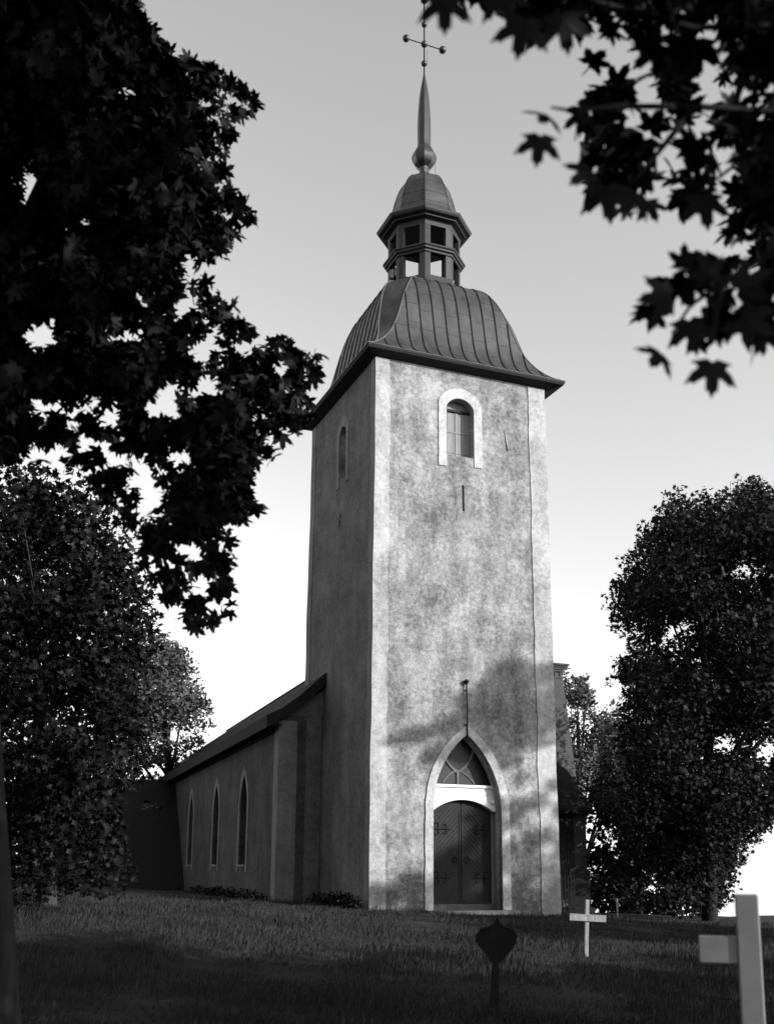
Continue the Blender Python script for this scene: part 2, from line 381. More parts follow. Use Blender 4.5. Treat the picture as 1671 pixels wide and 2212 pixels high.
# leaves
def door_leaf(x0, x1, sgn):
    b = bmesh.new()
    zt = lambda x: 3.02+.36*max(0, 1-((x-3.26)/1.05)**2)**.5-.0
    xs = np.linspace(x0, x1, 9); ol = [(x0, .16)]+[(x, zt(x)) for x in xs]+[(x1, .16)]
    extr_outline(b, ol, .47, .53)
    # herringbone boards: raised diagonal fillets clipped to the leaf
    wl = x1-x0
    for k in range(30):
        z = -.9+k*.155
        if sgn > 0: p0 = (x0+.01, z+wl+.0); p1 = (x1-.01, z)
        else: p0 = (x0+.01, z); p1 = (x1-.01, z+wl)
        pts = []
        for t in np.linspace(0, 1, 12):
            x = p0[0]+(p1[0]-p0[0])*t; zz = p0[1]+(p1[1]-p0[1])*t
            if .18 < zz < zt(x)-.03: pts.append((x, .466, zz))
        if len(pts) > 1: tube(b, pts, .005, 4)
    box(b, x0+.0, x0+.05, .455, .474, .17, 2.98); box(b, x1-.05, x1, .455, .474, .17, 2.98)
    lf = taper(from_bm('door_leaf', b, M['door'], church))
    b = bmesh.new(); cx = x1-.2 if sgn < 0 else x0+.2
    pts = [(cx+.085*math.cos(a), .44, 1.5+.085*math.sin(a)) for a in np.linspace(0, 2*math.pi, 17)]
    tube(b, pts, .014, 6); ball(b, (cx, .45, 1.59), .028, 8, 6)
    taper(from_bm('ring_handle', b, M['iron'], lf))
    for zc in (.95, 2.45):
        b = bmesh.new(); xe = x0+.06 if sgn < 0 else x1-.06; d = 1 if sgn < 0 else -1
        tube(b, [(xe, .45, zc), (xe+d*.6, .45, zc)], .02, 6)
        for s2 in (-1, 1):
            for xo, rr in ((.12, .13), (.42, .10)):
                pts = [(xe+d*(xo+rr*(1-a/6)*math.sin(a)), .452, zc+s2*(rr-rr*(1-a/6)*math.cos(a))) for a in np.linspace(0, 4.6, 14)]
                tube(b, pts, .013, 5)
        taper(from_bm('strap_hinge', b, M['iron'], lf))
door_leaf(2.20, 3.245, -1); door_leaf(3.275, 4.32, 1)
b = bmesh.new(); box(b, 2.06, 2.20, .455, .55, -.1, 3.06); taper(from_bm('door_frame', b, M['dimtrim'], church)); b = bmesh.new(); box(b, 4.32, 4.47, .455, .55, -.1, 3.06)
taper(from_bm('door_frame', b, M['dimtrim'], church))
b = bmesh.new(); box(b, 2.06, 4.47, .40, .6, -.08, .15, .015); taper(from_bm('threshold', b, M['stone'], church))
for k, (x0, x1, y0, z0, z1) in enumerate(((1.72, 4.85, -.42, -.2, -.02), (1.62, 5.6, -.80, -.42, -.16))):
    b = bmesh.new(); box(b, x0, x1, y0, -.045-.0 if k == 0 else -.43, z0, z1, .02)
    from_bm('step', b, M['stone'], church)
# iron rod with knob over the door
b = bmesh.new(); tube(b, [(3.26, -.06, 5.32), (3.25, -.09, 6.0), (3.24, -.09, 7.02)], .022, 8); lathe(b, (3.24, -.09, 6.98), [(.02, 0), (.05, .05), (.10, .12), (.03, .18)], 10)
box(b, 3.22, 3.27, -.09, .03, 5.7, 5.73); box(b, 3.22, 3.27, -.09, .03, 6.8, 6.83)
taper(from_bm('iron_rod', b, M['iron'], church))

# ---- tower roof: square at the eaves, chamfered above
RX, RY = 3.34, 3.4
prof = [(3.70, .01, 17.93), (3.68, .01, 18.0), (3.36, .03, 18.22), (3.10, .14, 18.55), (2.93, .30, 18.95), (2.83, .42, 19.35), (2.74, .50, 19.8), (2.65, .56, 20.25), (2.54, .60, 20.7),
        (2.42, .64, 21.08), (2.28, .66, 21.4), (2.10, .64, 21.68), (1.85, .60, 21.90), (1.45, .55, 22.08), (1.3, .52, 22.12)]
def oct_ring(s, c, z, cx=RX, cy=RY):
    return [(cx-s+c, cy-s, z), (cx+s-c, cy-s, z), (cx+s, cy-s+c, z), (cx+s, cy+s-c, z), (cx+s-c, cy+s, z), (cx-s+c, cy+s, z), (cx-s, cy+s-c, z), (cx-s, cy-s+c, z)]
def pin(z):
    for i in range(len(prof)-1):
        a, b_ = prof[i], prof[i+1]
        if a[2] <= z <= b_[2]:
            t = (z-a[2])/(b_[2]-a[2]); return a[0]+(b_[0]-a[0])*t, a[1]+(b_[1]-a[1])*t
zs_ = [prof[0][2], prof[1][2]]
def cat(p, k=4):   # smooth resample
    A = np.array(p); out_ = []
    for i in range(len(A)-1):
        p0, p1, p2, p3 = A[max(i-1, 0)], A[i], A[i+1], A[min(i+2, len(A)-1)]
        for j in range(k):
            t = j/k; out_.append(.5*((2*p1)+(-p0+p2)*t+(2*p0-5*p1+4*p2-p3)*t*t+(-p0+3*p1-3*p2+p3)*t**3))
    out_.append(A[-1]); return [tuple(q) for q in out_]
prof = prof[:2]+cat(prof[1:])[1:]
b = bmesh.new(); loft(b, [oct_ring(s, c, z) for s, c, z in prof], cap0=False)
troof = from_bm('tower_roof', b, M['roof'], church)
b = bmesh.new()
loft(b, [oct_ring(3.692, .01, 17.925), oct_ring(3.66, .01, 17.86), oct_ring(3.16, .01, TH-.03)], cap0=False, cap1=False); from_bm('soffit', b, M['soffit'], troof)
# seams
b = bmesh.new()
def seam(face, a, r=.027, lift=.012):
    pts = []
    for s, c, z in prof[1:]:
        if abs(a) <= s-c+.002:
            n_ = s+lift
            pts.append({0: (RX+a, RY-n_, z), 1: (RX-n_, RY+a, z), 2: (RX+n_, RY+a, z), 3: (RX+a, RY+n_, z)}[face])
    if len(pts) > 1: tube(b, pts, r, 5)
for f in range(4):
    for k in range(-7, 8):
        seam(f, k*.49+.06)
for zz in ():
    pass
join_into(troof, from_bm('pattern', b, M['seam']))
b = bmesh.new()
for k in range(8): tube(b, [oct_ring(s+.004, c, z+.004)[k] for s, c, z in prof[1:]], .018, 5)
for k in range(4):
    r_ = oct_ring(3.705, .01, 17.985); tube(b, [r_[2*k], r_[2*k+1]], .02, 5)
from_bm('hip_ridge', b, M['ridge'], troof)
b = bmesh.new()
for f in range(4):           # cross joints of the sheets
    for k in range(-7, 8):
        for j, zz in enumerate((18.5, 19.3, 20.1, 20.9, 21.5)):
            zz += .22*((k % 2) == 0)
            pr = min(prof, key=lambda q: abs(q[2]-zz)); s, c, z = pr
            a0, a1 = max(-s+c, k*.49+.06), min(s-c, k*.49+.55)
            if a1-a0 > .1:
                q = [(a0, z), (a1, z)]
                tube(b, [{0: (RX+a, RY-s-.001, z), 1: (RX-s-.001, RY+a, z), 2: (RX+s+.001, RY+a, z), 3: (RX+a, RY+s+.001, z)}[f] for a, z in q], .006, 4)
join_into(troof, from_bm('pattern', b, M['seam']))

# ---- lantern
LX, LY = 3.28, 3.4
lan = b = None
def octp(ap, z, rot=math.pi/8):
    r = ap/math.cos(math.pi/8); return [(LX+r*math.cos(rot+k*math.pi/4), LY+r*math.sin(rot+k*math.pi/4), z) for k in range(8)]
b = bmesh.new(); loft(b, [octp(1.40, 22.0), octp(1.30, 22.35), octp(1.27, 22.50)]); lan = from_bm('lantern', b, M['lantern'], church)
Z0, Z1, Z2, Z3 = 22.48, 23.42, 23.62, 24.6
apo = 1.26
for k in range(8):
    a = math.pi/8+k*math.pi/4; r = apo/math.cos(math.pi/8)-.03
    cx, cy = LX+r*math.cos(a), LY+r*math.sin(a); b = bmesh.new()
    rings = []
    for z in (Z0-.02, Z3+.02):
        pts = []
        # pentagon-ish post following the corner
        for da, dr, wd in ((0, .03, 0), (1, -.035, .20), (1, -.19, .15), (-1, -.19, .15), (-1, -.035, .20)):
            pts.append((cx+dr*math.cos(a)-da*wd*math.sin(a), cy+dr*math.sin(a)+da*wd*math.cos(a), z))
        rings.append(pts)
    loft(b, rings); from_bm('lantern_post', b, M['lantern'], lan)
b = bmesh.new(); loft(b, [octp(apo-.02, 23.40), octp(apo+.05, 23.40), octp(apo+.06, 23.47), octp(apo+.13, 23.50), octp(apo+.14, 23.56), octp(apo+.19, 23.60), octp(apo+.18, 23.66), octp(apo, 23.74), octp(apo-.14, 23.74), octp(apo-.14, 23.40)], False, False)
from_bm('lantern_band', b, M['lantern'], lan)
b = bmesh.new()
loft(b, [octp(apo-.13, 24.52), octp(apo+.01, 24.52), octp(apo+.03, 24.72), octp(apo+.22, 24.76), octp(apo+.22, 24.82), octp(apo+.36, 24.86), octp(apo+.40, 24.92), octp(apo+.42, 25.0), octp(1.35, 25.2)], True, True)
from_bm('lantern_cornice', b, M['lantern'], lan)
b = bmesh.new()
dome = cat([(1.66, 25.0), (1.42, 25.16), (1.22, 25.36), (1.15, 25.6), (1.10, 25.95), (1.0, 26.4), (.86, 26.8), (.68, 27.08), (.50, 27.22), (.22, 27.30)])
loft(b, [octp(a_, z) for a_, z in dome]); ldome = from_bm('lantern_dome', b, M['roof'], lan)
b = bmesh.new()
for k in range(8): tube(b, [octp(a_+.003, z+.003)[k] for a_, z in dome[:-1]], .012, 5)
for zz in (25.6, 26.1, 26.6):
    a_, z = min(dome, key=lambda q: abs(q[1]-zz)); r_ = octp(a_+.002, z); tube(b, r_+[r_[0]], .006, 4)
from_bm('hip_ridge', b, M['seam'], ldome)
# ---- spire and cross
sp = [(.17, 27.2), (.18, 27.72), (.22, 27.78), (.36, 27.92), (.44, 28.12), (.44, 28.28), (.36, 28.48), (.26, 28.64), (.235, 28.8), (.24, 29.3), (.235, 29.9), (.205, 30.5), (.155, 31.1), (.08, 31.6), (.03, 31.95)]
sp = cat(sp, 3)
b = bmesh.new(); loft(b, [octp(a_, z) for a_, z in sp]); spire = from_bm('spire', b, M['spire'], church)
b = bmesh.new(); tube(b, [(LX, LY, 31.9), (LX, LY, 36.2)], .028, 8); tube(b, [(LX-.78, LY, 33.3), (LX+.80, LY, 33.3)], .022, 8)
tube(b, [(LX+.13, LY, 32.5), (LX+.13, LY, 33.1)], .006, 4)
cr = from_bm('spire_cross', b, M['iron'], church)
for p, r in (((LX, LY, 32.42), .125), ((LX, LY, 33.3), .135), ((LX-.78, LY, 33.3), .145), ((LX+.80, LY, 33.3), .15), ((LX, LY, 34.2), .12), ((LX, LY, 35.35), .16)):
    b = bmesh.new(); ball(b, p, r); from_bm('ball', b, M['spire'], cr, True)
b = bmesh.new(); tube(b, [(LX+.35, LY-.25, 27.25), (LX+.38, LY-.2, 28.1)], .006, 4); from_bm('lightning_wire', b, M['iron'], spire)

# ---- nave
NX, NY0, NY1, NZ = -1.5, 4.7, 40.0, 6.4
before = set(bpy.data.objects)
pitch = .81
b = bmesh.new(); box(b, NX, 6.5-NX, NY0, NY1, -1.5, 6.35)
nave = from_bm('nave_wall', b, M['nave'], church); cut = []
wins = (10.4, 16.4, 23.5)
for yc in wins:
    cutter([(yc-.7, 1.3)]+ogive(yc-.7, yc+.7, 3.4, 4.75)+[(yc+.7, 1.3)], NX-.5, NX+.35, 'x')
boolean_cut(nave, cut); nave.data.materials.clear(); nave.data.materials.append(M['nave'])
b = bmesh.new()
RZT = 10.2; rx = 3.25; rz = 9.6
A = [(NX+.001, NY0+.001, 6.2), (6.5-NX-.001, NY0+.001, 6.2), (rx+3.2, NY0+.001, 7.3), (rx, NY0+.001, rz), (rx-3.2, NY0+.001, 7.3)]
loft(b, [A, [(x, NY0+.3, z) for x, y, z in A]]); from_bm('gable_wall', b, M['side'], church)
for yc in wins:
    b = bmesh.new(); wd, wo = .7, .98
    band(b, [(yc-wo, 1.05)]+ogive(yc-wo, yc+wo, 3.4, 5.1)+[(yc+wo, 1.05)], [(yc-wd+.004, 1.05)]+ogive(yc-wd+.004, yc+wd-.004, 3.4, 4.746)+[(yc+wd-.004, 1.05)], NX-.03, NX+.02, 'x')
    nw = from_bm('nave_window', b, M['dimtrim'], church)
    b = bmesh.new(); box(b, NX+.28, NX+.32, yc-.71, yc+.71, 1.28, 4.76); from_bm('pane', b, M['pane'], nw)
    b = bmesh.new(); box(b, NX+.25, NX+.279, yc-.02, yc+.02, 1.3, 4.7)
    for z in (2, 2.7, 3.4, 4.1): box(b, NX+.255, NX+.275, yc-.7, yc+.7, z-.015, z+.015)
    box(b, NX-.06, NX+.26, yc-.7, yc+.7, 1.24, 1.32)
    from_bm('glazing_bar', b, M['dimtrim'], nw)
b = bmesh.new(); box(b, NX-.05, NX+.62, NY0-.05, NY0+.55, -1, 6.15); from_bm('corner_pilaster', b, M['dimtrim'], church)
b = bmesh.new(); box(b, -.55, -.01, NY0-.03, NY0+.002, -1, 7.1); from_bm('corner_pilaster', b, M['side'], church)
# roof slabs: bell-cast eaves
def roof_side(sg):
    xe = NX-.55 if sg > 0 else 6.5-NX+.55
    f = lambda d: (xe+sg*d)
    th = .42
    prf = [(0, 5.85), (.5, 6.1), (1.1, 6.55), (2.1, 7.47), (3.2, 8.30), (rx-NX+.55, RZT-.42)]
    b = bmesh.new()
    for y0, y1 in ((NY0-.28, NY1+.3),):
        top = [(f(d), z+th) for d, z in prf]; bot = [(f(d), z) for d, z in prf[::-1]]
        # 0.2 m shorter where the tower stands
        extr_outline(b, [(x, z) for x, z in top+bot], y0, y1)
    return b
rf = from_bm('nave_roof', roof_side(1), M['nroof'], church); b2 = roof_side(-1); from_bm('nave_roof', b2, M['nroof'], church)
b = bmesh.new(); tube(b, [(rx, NY0, RZT), (rx, NY1+.3, RZT)], .09, 8); from_bm('roof_ridge', b, M['nroof'], rf)
b = bmesh.new(); box(b, NX-.5, NX+.02, NY0-.2, NY1, 5.95, 6.0); box(b, NX-.12, NX+.01, NY0+.56, NY1, 5.8, 5.94); from_bm('eaves_board', b, M['soffit'], rf)
# ---- low dark annex at the far end of the north wall, battered west side
b = bmesh.new()
yb0, yt0, zt0 = 23.2, 29.0, 5.4
extr_outline(b, [(yb0+.5, -1), (yt0+.5, zt0), (yt0+1.2, zt0+.55), (yt0+5.5, zt0+.55), (yt0+6, zt0), (yt0+6, -1)], NX-.02, -9.5, 'x')
from_bm('vestry', b, M['dark'], church)
for o in set(bpy.data.objects)-before:      # the nave stands a little askew to the tower
    for v in o.data.vertices: v.co.x += .057*(v.co.y-NY0)*(1 if v.co.y > NY0 else 0)
    o.data.update()
# ---- south annex with hipped roof and brick stack
def Pw(px, py, Yp):
    d = P(px, py, 1)-CAM; t = (Yp-CAM[1])/d[1]; return CAM+t*d
YA = 11.0
a = Pw(1263, 1800, YA); xR = a[0]; ze = Pw(1240, 1756, YA)[2]; zr = Pw(1215, 1668, YA+1.5)[2]
b = bmesh.new(); box(b, 7.9, xR, YA, YA+6, -1.5, ze); from_bm('porch_wall', b, M['nave'], church)
b = bmesh.new(); xp = Pw(1238, 1800, YA)[0]; box(b, xp, xR+.03, YA-.03, YA+.4, -1.5, ze-.05); from_bm('corner_pilaster', b, M['dimtrim'], church)
xe = Pw(1283, 1742, YA-.5)[0]; ztop = Pw(1243, 1650, YA+.8)[2]
b = bmesh.new()
ex0, ex1, ey0, ey1 = 7.0, xe, YA-.5, YA+6.5
loft(b, [[(ex0, ey0, ze-.05), (ex1, ey0, ze-.05), (ex1, ey1, ze-.05), (ex0, ey1, ze-.05)], [(ex0, ey0, ze+.08), (ex1, ey0, ze+.08), (ex1, ey1, ze+.08), (ex0, ey1, ze+.08)],
         [(ex0+1.3, ey0+.9, ztop-.4), (ex1-.75, ey0+.9, ztop-.4), (ex1-.75, ey1-.9, ztop-.4), (ex0+1.3, ey1-.9, ztop-.4)],
         [(ex0+1.8, ey0+1.6, ztop+.2), (ex1-1.1, ey0+1.6, ztop+.2), (ex1-1.1, ey1-1.6, ztop+.2), (ex0+1.8, ey1-1.6, ztop+.2)]])
pr_ = from_bm('porch_roof', b, M['nroof'], church)
b = bmesh.new()
for k in range(9):
    x = ex0+.4+k*.62
    if x < ex1-.15: tube(b, [(x, ey0-.01, ze+.1), (min(x, ex1-.75)-.0, ey0+.89, ztop-.4+.01)], .02, 4)
join_into(pr_, from_bm('pattern', b, M['seam']))
YC = YA+1.4
xs_t = Pw(1217, 1465, YC)[0]; zt_ = Pw(1217, 1428, YC)[2]; xs_b = Pw(1243, 1650, YC)[0]; zb_ = Pw(1243, 1650, YC)[2]-.6; zsh = Pw(1215, 1465, YC)[2]
b = bmesh.new(); x0c = 7.2
loft(b, [[(x0c-.2, YC, zb_), (xs_b, YC, zb_), (xs_b, YC+1.2, zb_), (x0c-.2, YC+1.2, zb_)], [(x0c, YC+.1, zsh), (xs_t, YC+.1, zsh), (xs_t, YC+1.1, zsh), (x0c, YC+1.1, zsh)]])
for i, (dz0, dz1, o_) in enumerate(((.0, .10, .03), (.32, .42, .05), (.42, .52, .11), (.52, .60, .17), (.60, .68, .24))):
    box(b, x0c-o_, xs_t+o_, YC+.1-o_, YC+1.1+o_, zsh+dz0+.001*i, zsh+dz1)
box(b, x0c+.02, xs_t-.04, YC+.14, YC+1.06, zsh+.09, zsh+.33)
for k in range(5): box(b, xs_t-.02-.30*k-.12, xs_t-.02-.30*k, YC+.1, YC+.16, zsh+.1, zsh+.33)
from_bm('brick_stack', b, M['brick'], church)

# ------------------------------------------------------------------ leaves
def star(pts):
    a = np.array([(r*math.cos(math.radians(t)), r*math.sin(math.radians(t)), 0) for t, r in pts])
    a[:, 2] = -.22*(a[:, 0]**2+a[:, 1]**2) - .06*np.abs(a[:, 0])
    v = np.vstack([[0, 0, .04], a]); n = len(pts)
    f = np.array([(0, i+1, (i+1) % n+1) for i in range(n)]); return v, f
half = [(90, 1.0), (82, .80), (77, .82), (70, .58), (62, .44), (52, .60), (47, .80), (40, .78), (36, .98), (28, .78), (18, .62), (8, .42), (-6, .46), (-16, .66), (-28, .46), (-60, .30)]
MAPLE = star([(t, r) for t, r in half[::-1]]+[(180-t, r) for t, r in half[1:]]+[(270, .12)])
SIMPLE = star([(-30, .55), (10, .42), (35, .9), (62, .45), (90, 1), (118, .45), (145, .9), (170, .42), (210, .55)])
SMALL = star([(-90, .3), (0, .6), (50, .8), (90, .6), (135, .85), (185, .6)])

def leaves(name, pos, size, shape, material, parent, tilt=.8, droop=.0):
    n = len(pos); sv, sf = shape
    nrm = rng.normal(size=(n, 3))*tilt; nrm[:, 2] += .75; nrm /= np.linalg.norm(nrm, axis=1)[:, None]
    t = rng.normal(size=(n, 3)); t[:, 2] -= droop; t -= nrm*(t*nrm).sum(1)[:, None]; t /= np.linalg.norm(t, axis=1)[:, None]
    bt = np.cross(nrm, t); s = size*(.45+.85*rng.random(n))
    V = pos[:, None, :]+s[:, None, None]*(sv[None, :, 0:1]*bt[:, None, :]+sv[None, :, 1:2]*t[:, None, :]+sv[None, :, 2:3]*nrm[:, None, :])
    F_ = (sf[None]+(np.arange(n)*len(sv))[:, None, None]).reshape(-1, 3); V = V.reshape(-1, 3)
    me = bpy.data.meshes.new(name); me.vertices.add(len(V)); me.vertices.foreach_set('co', V.ravel().astype('f4'))
    me.loops.add(F_.size); me.loops.foreach_set('vertex_index', F_.ravel().astype('i4'))
    me.polygons.add(len(F_)); me.polygons.foreach_set('loop_start', np.arange(0, F_.size, 3, dtype='i4'))
    me.update(calc_edges=True); me.materials.append(material)
    o = bpy.data.objects.new(name, me); C.objects.link(o); o.parent = parent; return o
def inpoly(x, y, poly):
    c = np.zeros(np.shape(x), bool); n = len(poly)
    for i in range(n):
        x1, y1 = poly[i]; x2, y2 = poly[(i+1) % n]
        c ^= ((y1 > y) != (y2 > y)) & (x < (x2-x1)*(y-y1)/((y2-y1) or 1e-9)+x1)
    return c
def edist(x, y, poly):
    d = np.full(np.shape(x), 1e9); n = len(poly)
    for i in range(n):
        x1, y1 = poly[i]; x2, y2 = poly[(i+1) % n]; L = max(1e-9, (x2-x1)**2+(y2-y1)**2)
        t = np.clip(((x-x1)*(x2-x1)+(y-y1)*(y2-y1))/L, 0, 1); d = np.minimum(d, np.hypot(x-x1-t*(x2-x1), y-y1-t*(y2-y1)))
    return d
def clumps(poly, d0, d1, n, rmin, rmax, voids=()):
    """leaf clumps spread through a crown whose outline, seen from the path, is poly"""
    A = np.array(poly); out_ = []
    while len(out_) < n:
        x = rng.uniform(A[:, 0].min(), A[:, 0].max()); y = rng.uniform(A[:, 1].min(), A[:, 1].max())
        if not inpoly(x, y, poly): continue
        if any(((x-vx)/vr)**2+((y-vy)/(vr*va))**2 < 1 for vx, vy, vr, va in voids): continue
        e = edist(x, y, poly)
        for vx, vy, vr, va in voids: e = min(e, math.hypot(x-vx, (y-vy)/va)-vr)
        dm = (d0+d1)/2; hw = (d1-d0)/2*min(1, .35+e/160)
        d = dm+rng.uniform(-hw, hw); r = min(rng.uniform(rmin, rmax), max(rmin*.35, e/FPX*d*.95))
        out_.append((P(x, y, d), r))
    return out_
def fill(cl, dens, flat=.75):
    out_ = []
    for c, r in cl:
        k = max(3, int(dens*r*r)); v = rng.normal(size=(k, 3)); v /= np.linalg.norm(v, axis=1)[:, None]
        v *= (r*rng.random(k)**.45)[:, None]; v[:, 2] *= flat; out_.append(c+v)
    return np.vstack(out_)
def limbs(name, base, top, r0, targets, material, parent, nl=14, r1=.06, bend=.6):
    """trunk plus limbs reaching into the clumps"""
    b = bmesh.new(); base = np.array(base, float); top = np.array(top, float); L = np.linalg.norm(top-base)
    tp = [base+(top-base)*t+np.array([math.sin(t*5)*.1, math.cos(t*4)*.08, 0])*L*.1*t for t in np.linspace(0, 1, 9)]
    tube(b, [base-(0, 0, .3)]+tp, [r0*1.35]+[r0*(1.18-.85*t) if i else r0*1.25 for i, t in enumerate(np.linspace(0, 1, 9))], 10)
    tr_ = from_bm('trunk', b, material, parent, True)
    tg = list(targets); random.shuffle(tg); b = bmesh.new()
    for c, r in tg[:nl]:
        h = (c[2]-base[2])/max(.1, L); t = min(.95, max(.3, h*.62)); i = int(t*8); s = tp[i]
        q = [s, s+(c-s)*.35+(0, 0, bend*.35), s+(c-s)*.7+(0, 0, bend*.3), c]; rr = r0*.42*(1-t*.5)
        tube(b, q, [rr, rr*.7, rr*.42, r1*.35], 7)
        for _ in range(3):
            e = c+rng.normal(size=3)*r*.7; tube(b, [q[2], (q[2]+e)/2+(0, 0, .05), e], [rr*.3, rr*.2, .008], 5)
    from_bm('limbs', b, material, parent, True)
    return tr_

def project_all(p, mx=60):
    d = (p-CAM); z = d@_F; px = IW/2+FPX*(d@_R)/np.maximum(z, .05); py = PY-FPX*(d@_U)/np.maximum(z, .05)
    return ~((z > .05) & (px > -mx) & (px < IW+mx) & (py > -mx) & (py < IH+mx))
# ---- near maple, left (its trunk stands at the frame's left edge)
t = empty('maple_tree', P(-60, 2700, 6.3)*[1, 1, 0]+[0, 0, -.5]); inv = -np.array(t.location)
tag(t, 'big dark maple filling the left edge, boughs reaching towards the tower roof', 'tree')
polyA = [(-150, -150), (290, -150), (305, 10), (345, 80), (385, 130), (440, 135), (500, 165), (545, 205), (548, 240), (505, 260), (497, 320), (480, 375), (520, 430), (555, 462), (520, 500), (490, 545), (440, 570), (450, 610), (500, 660),
         (545, 690), (570, 740), (620, 728), (650, 760), (690, 765), (700, 800), (665, 835), (675, 900), (630, 945), (585, 985), (545, 1005), (535, 1050), (568, 1085), (545, 1125), (498, 1140), (495, 1190), (500, 1240), (518, 1300), (470, 1355),
         (410, 1372), (370, 1330), (340, 1260), (300, 1180), (250, 1110), (180, 1010), (60, 1000), (-150, 1010)]
vA = [(275, 200, 22, .9), (60, 395, 16, 1.8), (180, 480, 12, 1), (90, 720, 41, .8), (265, 720, 41, .5), (430, 760, 26, 1), (360, 870, 41, .9), (95, 880, 36, .7), (170, 880, 19, 1.2), (235, 905, 26, 1), (325, 1060, 31, 1.5), (110, 975, 42, .6), (200, 955, 36, .6),
      (260, 990, 26, .8), (400, 650, 22, 1.2), (300, 640, 10, 1), (470, 720, 17, 1.2), (450, 830, 22, 1), (390, 990, 19, 1), (405, 1190, 29, .8), (430, 1270, 26, 1), (445, 215, 12, 1), (435, 300, 11, 1.2), (460, 425, 10, .8), (395, 560, 16, 1), (520, 760, 14, 1), (610, 790, 14, 1), (555, 900, 12, 1)]
clA = clumps(polyA, 6.8, 11.5, 2300, .16, .34, vA)
top_cl = [(fl(rng.uniform(2, 9), rng.uniform(-9, -1), rng.uniform(12, 14.5)), .9) for _ in range(14)]+[(fl(rng.uniform(-5, 5), rng.uniform(-9, 3), rng.uniform(9, 13)), 1.0) for _ in range(60)]+[(lambda f_: (fl(f_, rng.uniform(-8, 3.5), f_*1.2+3+rng.uniform(0, 1.5)), 1.1))(rng.uniform(3, 11)) for _ in range(70)]
sideA = [(fl(rng.uniform(3, 9), rng.uniform(-9, -4.6), rng.uniform(3, 11)), .8) for _ in range(40)]
leaves('crown', fill(clA, 560)+inv, .098, MAPLE, M['leafA'], t, .85, .6)
leaves('crown_top', (lambda q: q[~((q-CAM)@_F > .3) | (project_all(q))])(fill(top_cl+sideA, 150))+inv, .14, SIMPLE, M['leafA'], t)  # unseen canopy added overhead and beside the view to block sky light
limbs('x', np.array([0, 0, -.1]), P(-160, 100, 7.5)+inv, .27, [(c+inv, r) for c, r in clA if c[2] > 6.0], M['bark'], t, 14, .03)

# ---- near maple, right: boughs hang in from the top right corner
base = fl(1.0, 5.2, -.5); t = empty('maple_tree', base); inv = -base
tag(t, 'near maple whose large blurred leaves hang into the top right corner', 'tree')
polyG = [(915, -160), (930, 20), (985, 40), (1010, -10), (1085, -20), (1120, 90), (1180, 70), (1220, 60), (1290, 40), (1300, 100), (1270, 160), (1245, 240), (1275, 300), (1255, 390), (1300, 420), (1350, 460), (1410, 440), (1390, 370), (1440, 330), (1450, 400),
         (1500, 450), (1570, 440), (1560, 520), (1540, 560), (1640, 590), (1720, 640), (1800, 500), (1800, -160)]
vG = [(1390, 210, 26, 1.3), (1530, 215, 34, 1.6), (1450, 270, 26, 1.6), (1345, 60, 16, 2), (1560, 330, 26, 1.3), (1610, 230, 14, 2), (1480, 80, 10, 2), (1600, 60, 14, 1.6), (1300, 290, 10, 2), (1420, 330, 26, 1.4), (1170, 30, 8, 1), (1600, 480, 14, 1.8), (1340, 265, 16, 1)]
clG = clumps(polyG, 3.1, 5.6, 290, .10, .22, vG)
polyG2 = [(1400, 585), (1460, 600), (1500, 560), (1560, 570), (1640, 590), (1700, 640), (1700, 720), (1620, 740), (1580, 730), (1500, 740), (1470, 720), (1450, 680), (1400, 680), (1395, 640)]
clG2 = clumps(polyG2, 3.2, 4.3, 16, .07, .13, [(1510, 665, 22, .8), (1600, 645, 18, 1)])
leaf_pos = fill(clG, 1000)
leaves('crown', np.vstack([leaf_pos, fill(clG2, 520)])+inv, .095, MAPLE, M['leafA'], t, .6, 1.2)
# a few single leaves that hang clear of the bough, each with its stalk
def single(px, py, d, size, ang, tiltv=0.0):
    c = P(px, py, d); sv, sf = MAPLE; a = math.radians(ang)
    ex = math.cos(a)*_R+math.sin(a)*_U; ey = -math.sin(a)*_R+math.cos(a)*_U; ez = -_F
    ey = ey*math.cos(tiltv)+ez*math.sin(tiltv); ez2 = np.cross(ex, ey)
    return c+size*(sv[:, 0:1]*ex+sv[:, 1:2]*ey+sv[:, 2:3]*ez2), sf
V, F2, k = [], [], 0
singles = [(1165, 300, 3.3, .095, 172, .3), (1180, 250, 3.4, .095, 150, 1.0), (1538, 790, 3.3, .105, 175, .35), (1425, 765, 3.4, .10, 140, .9), (1440, 640, 3.3, .10, 100, .3), (1490, 700, 3.5, .11, 190, .3), (1530, 600, 3.4, .09, 20, .3), (1600, 620, 3.3, .10, -60, .4),
           (1610, 690, 3.4, .11, -120, .3), (1560, 690, 3.7, .10, 185, .5), (960, 0, 3.0, .10, 180, .2), (1130, 50, 3.1, .11, 170, .2), (1215, 40, 3.3, .11, 190, .1), (1080, -10, 3.2, .10, 200, .3), (1310, 410, 3.5, .12, 185, .3), (1370, 420, 3.4, .10, 150, .5), (1270, 370, 3.4, .09, 130, .5), (1520, 430, 3.5, .11, 185, .3), (1400, 440, 3.8, .08, 200, .4), (1475, 570, 3.6, .07, 0, .4)]
for s_ in singles:
    v, f = single(*s_); V.append(v+inv); F2 += [tuple(q+k) for q in f]; k += len(v)
join_into([o for o in t.children if o.name.startswith('crown')][0], mesh_obj('pattern', np.vstack(V), F2, M['leafA']))
b = bmesh.new()
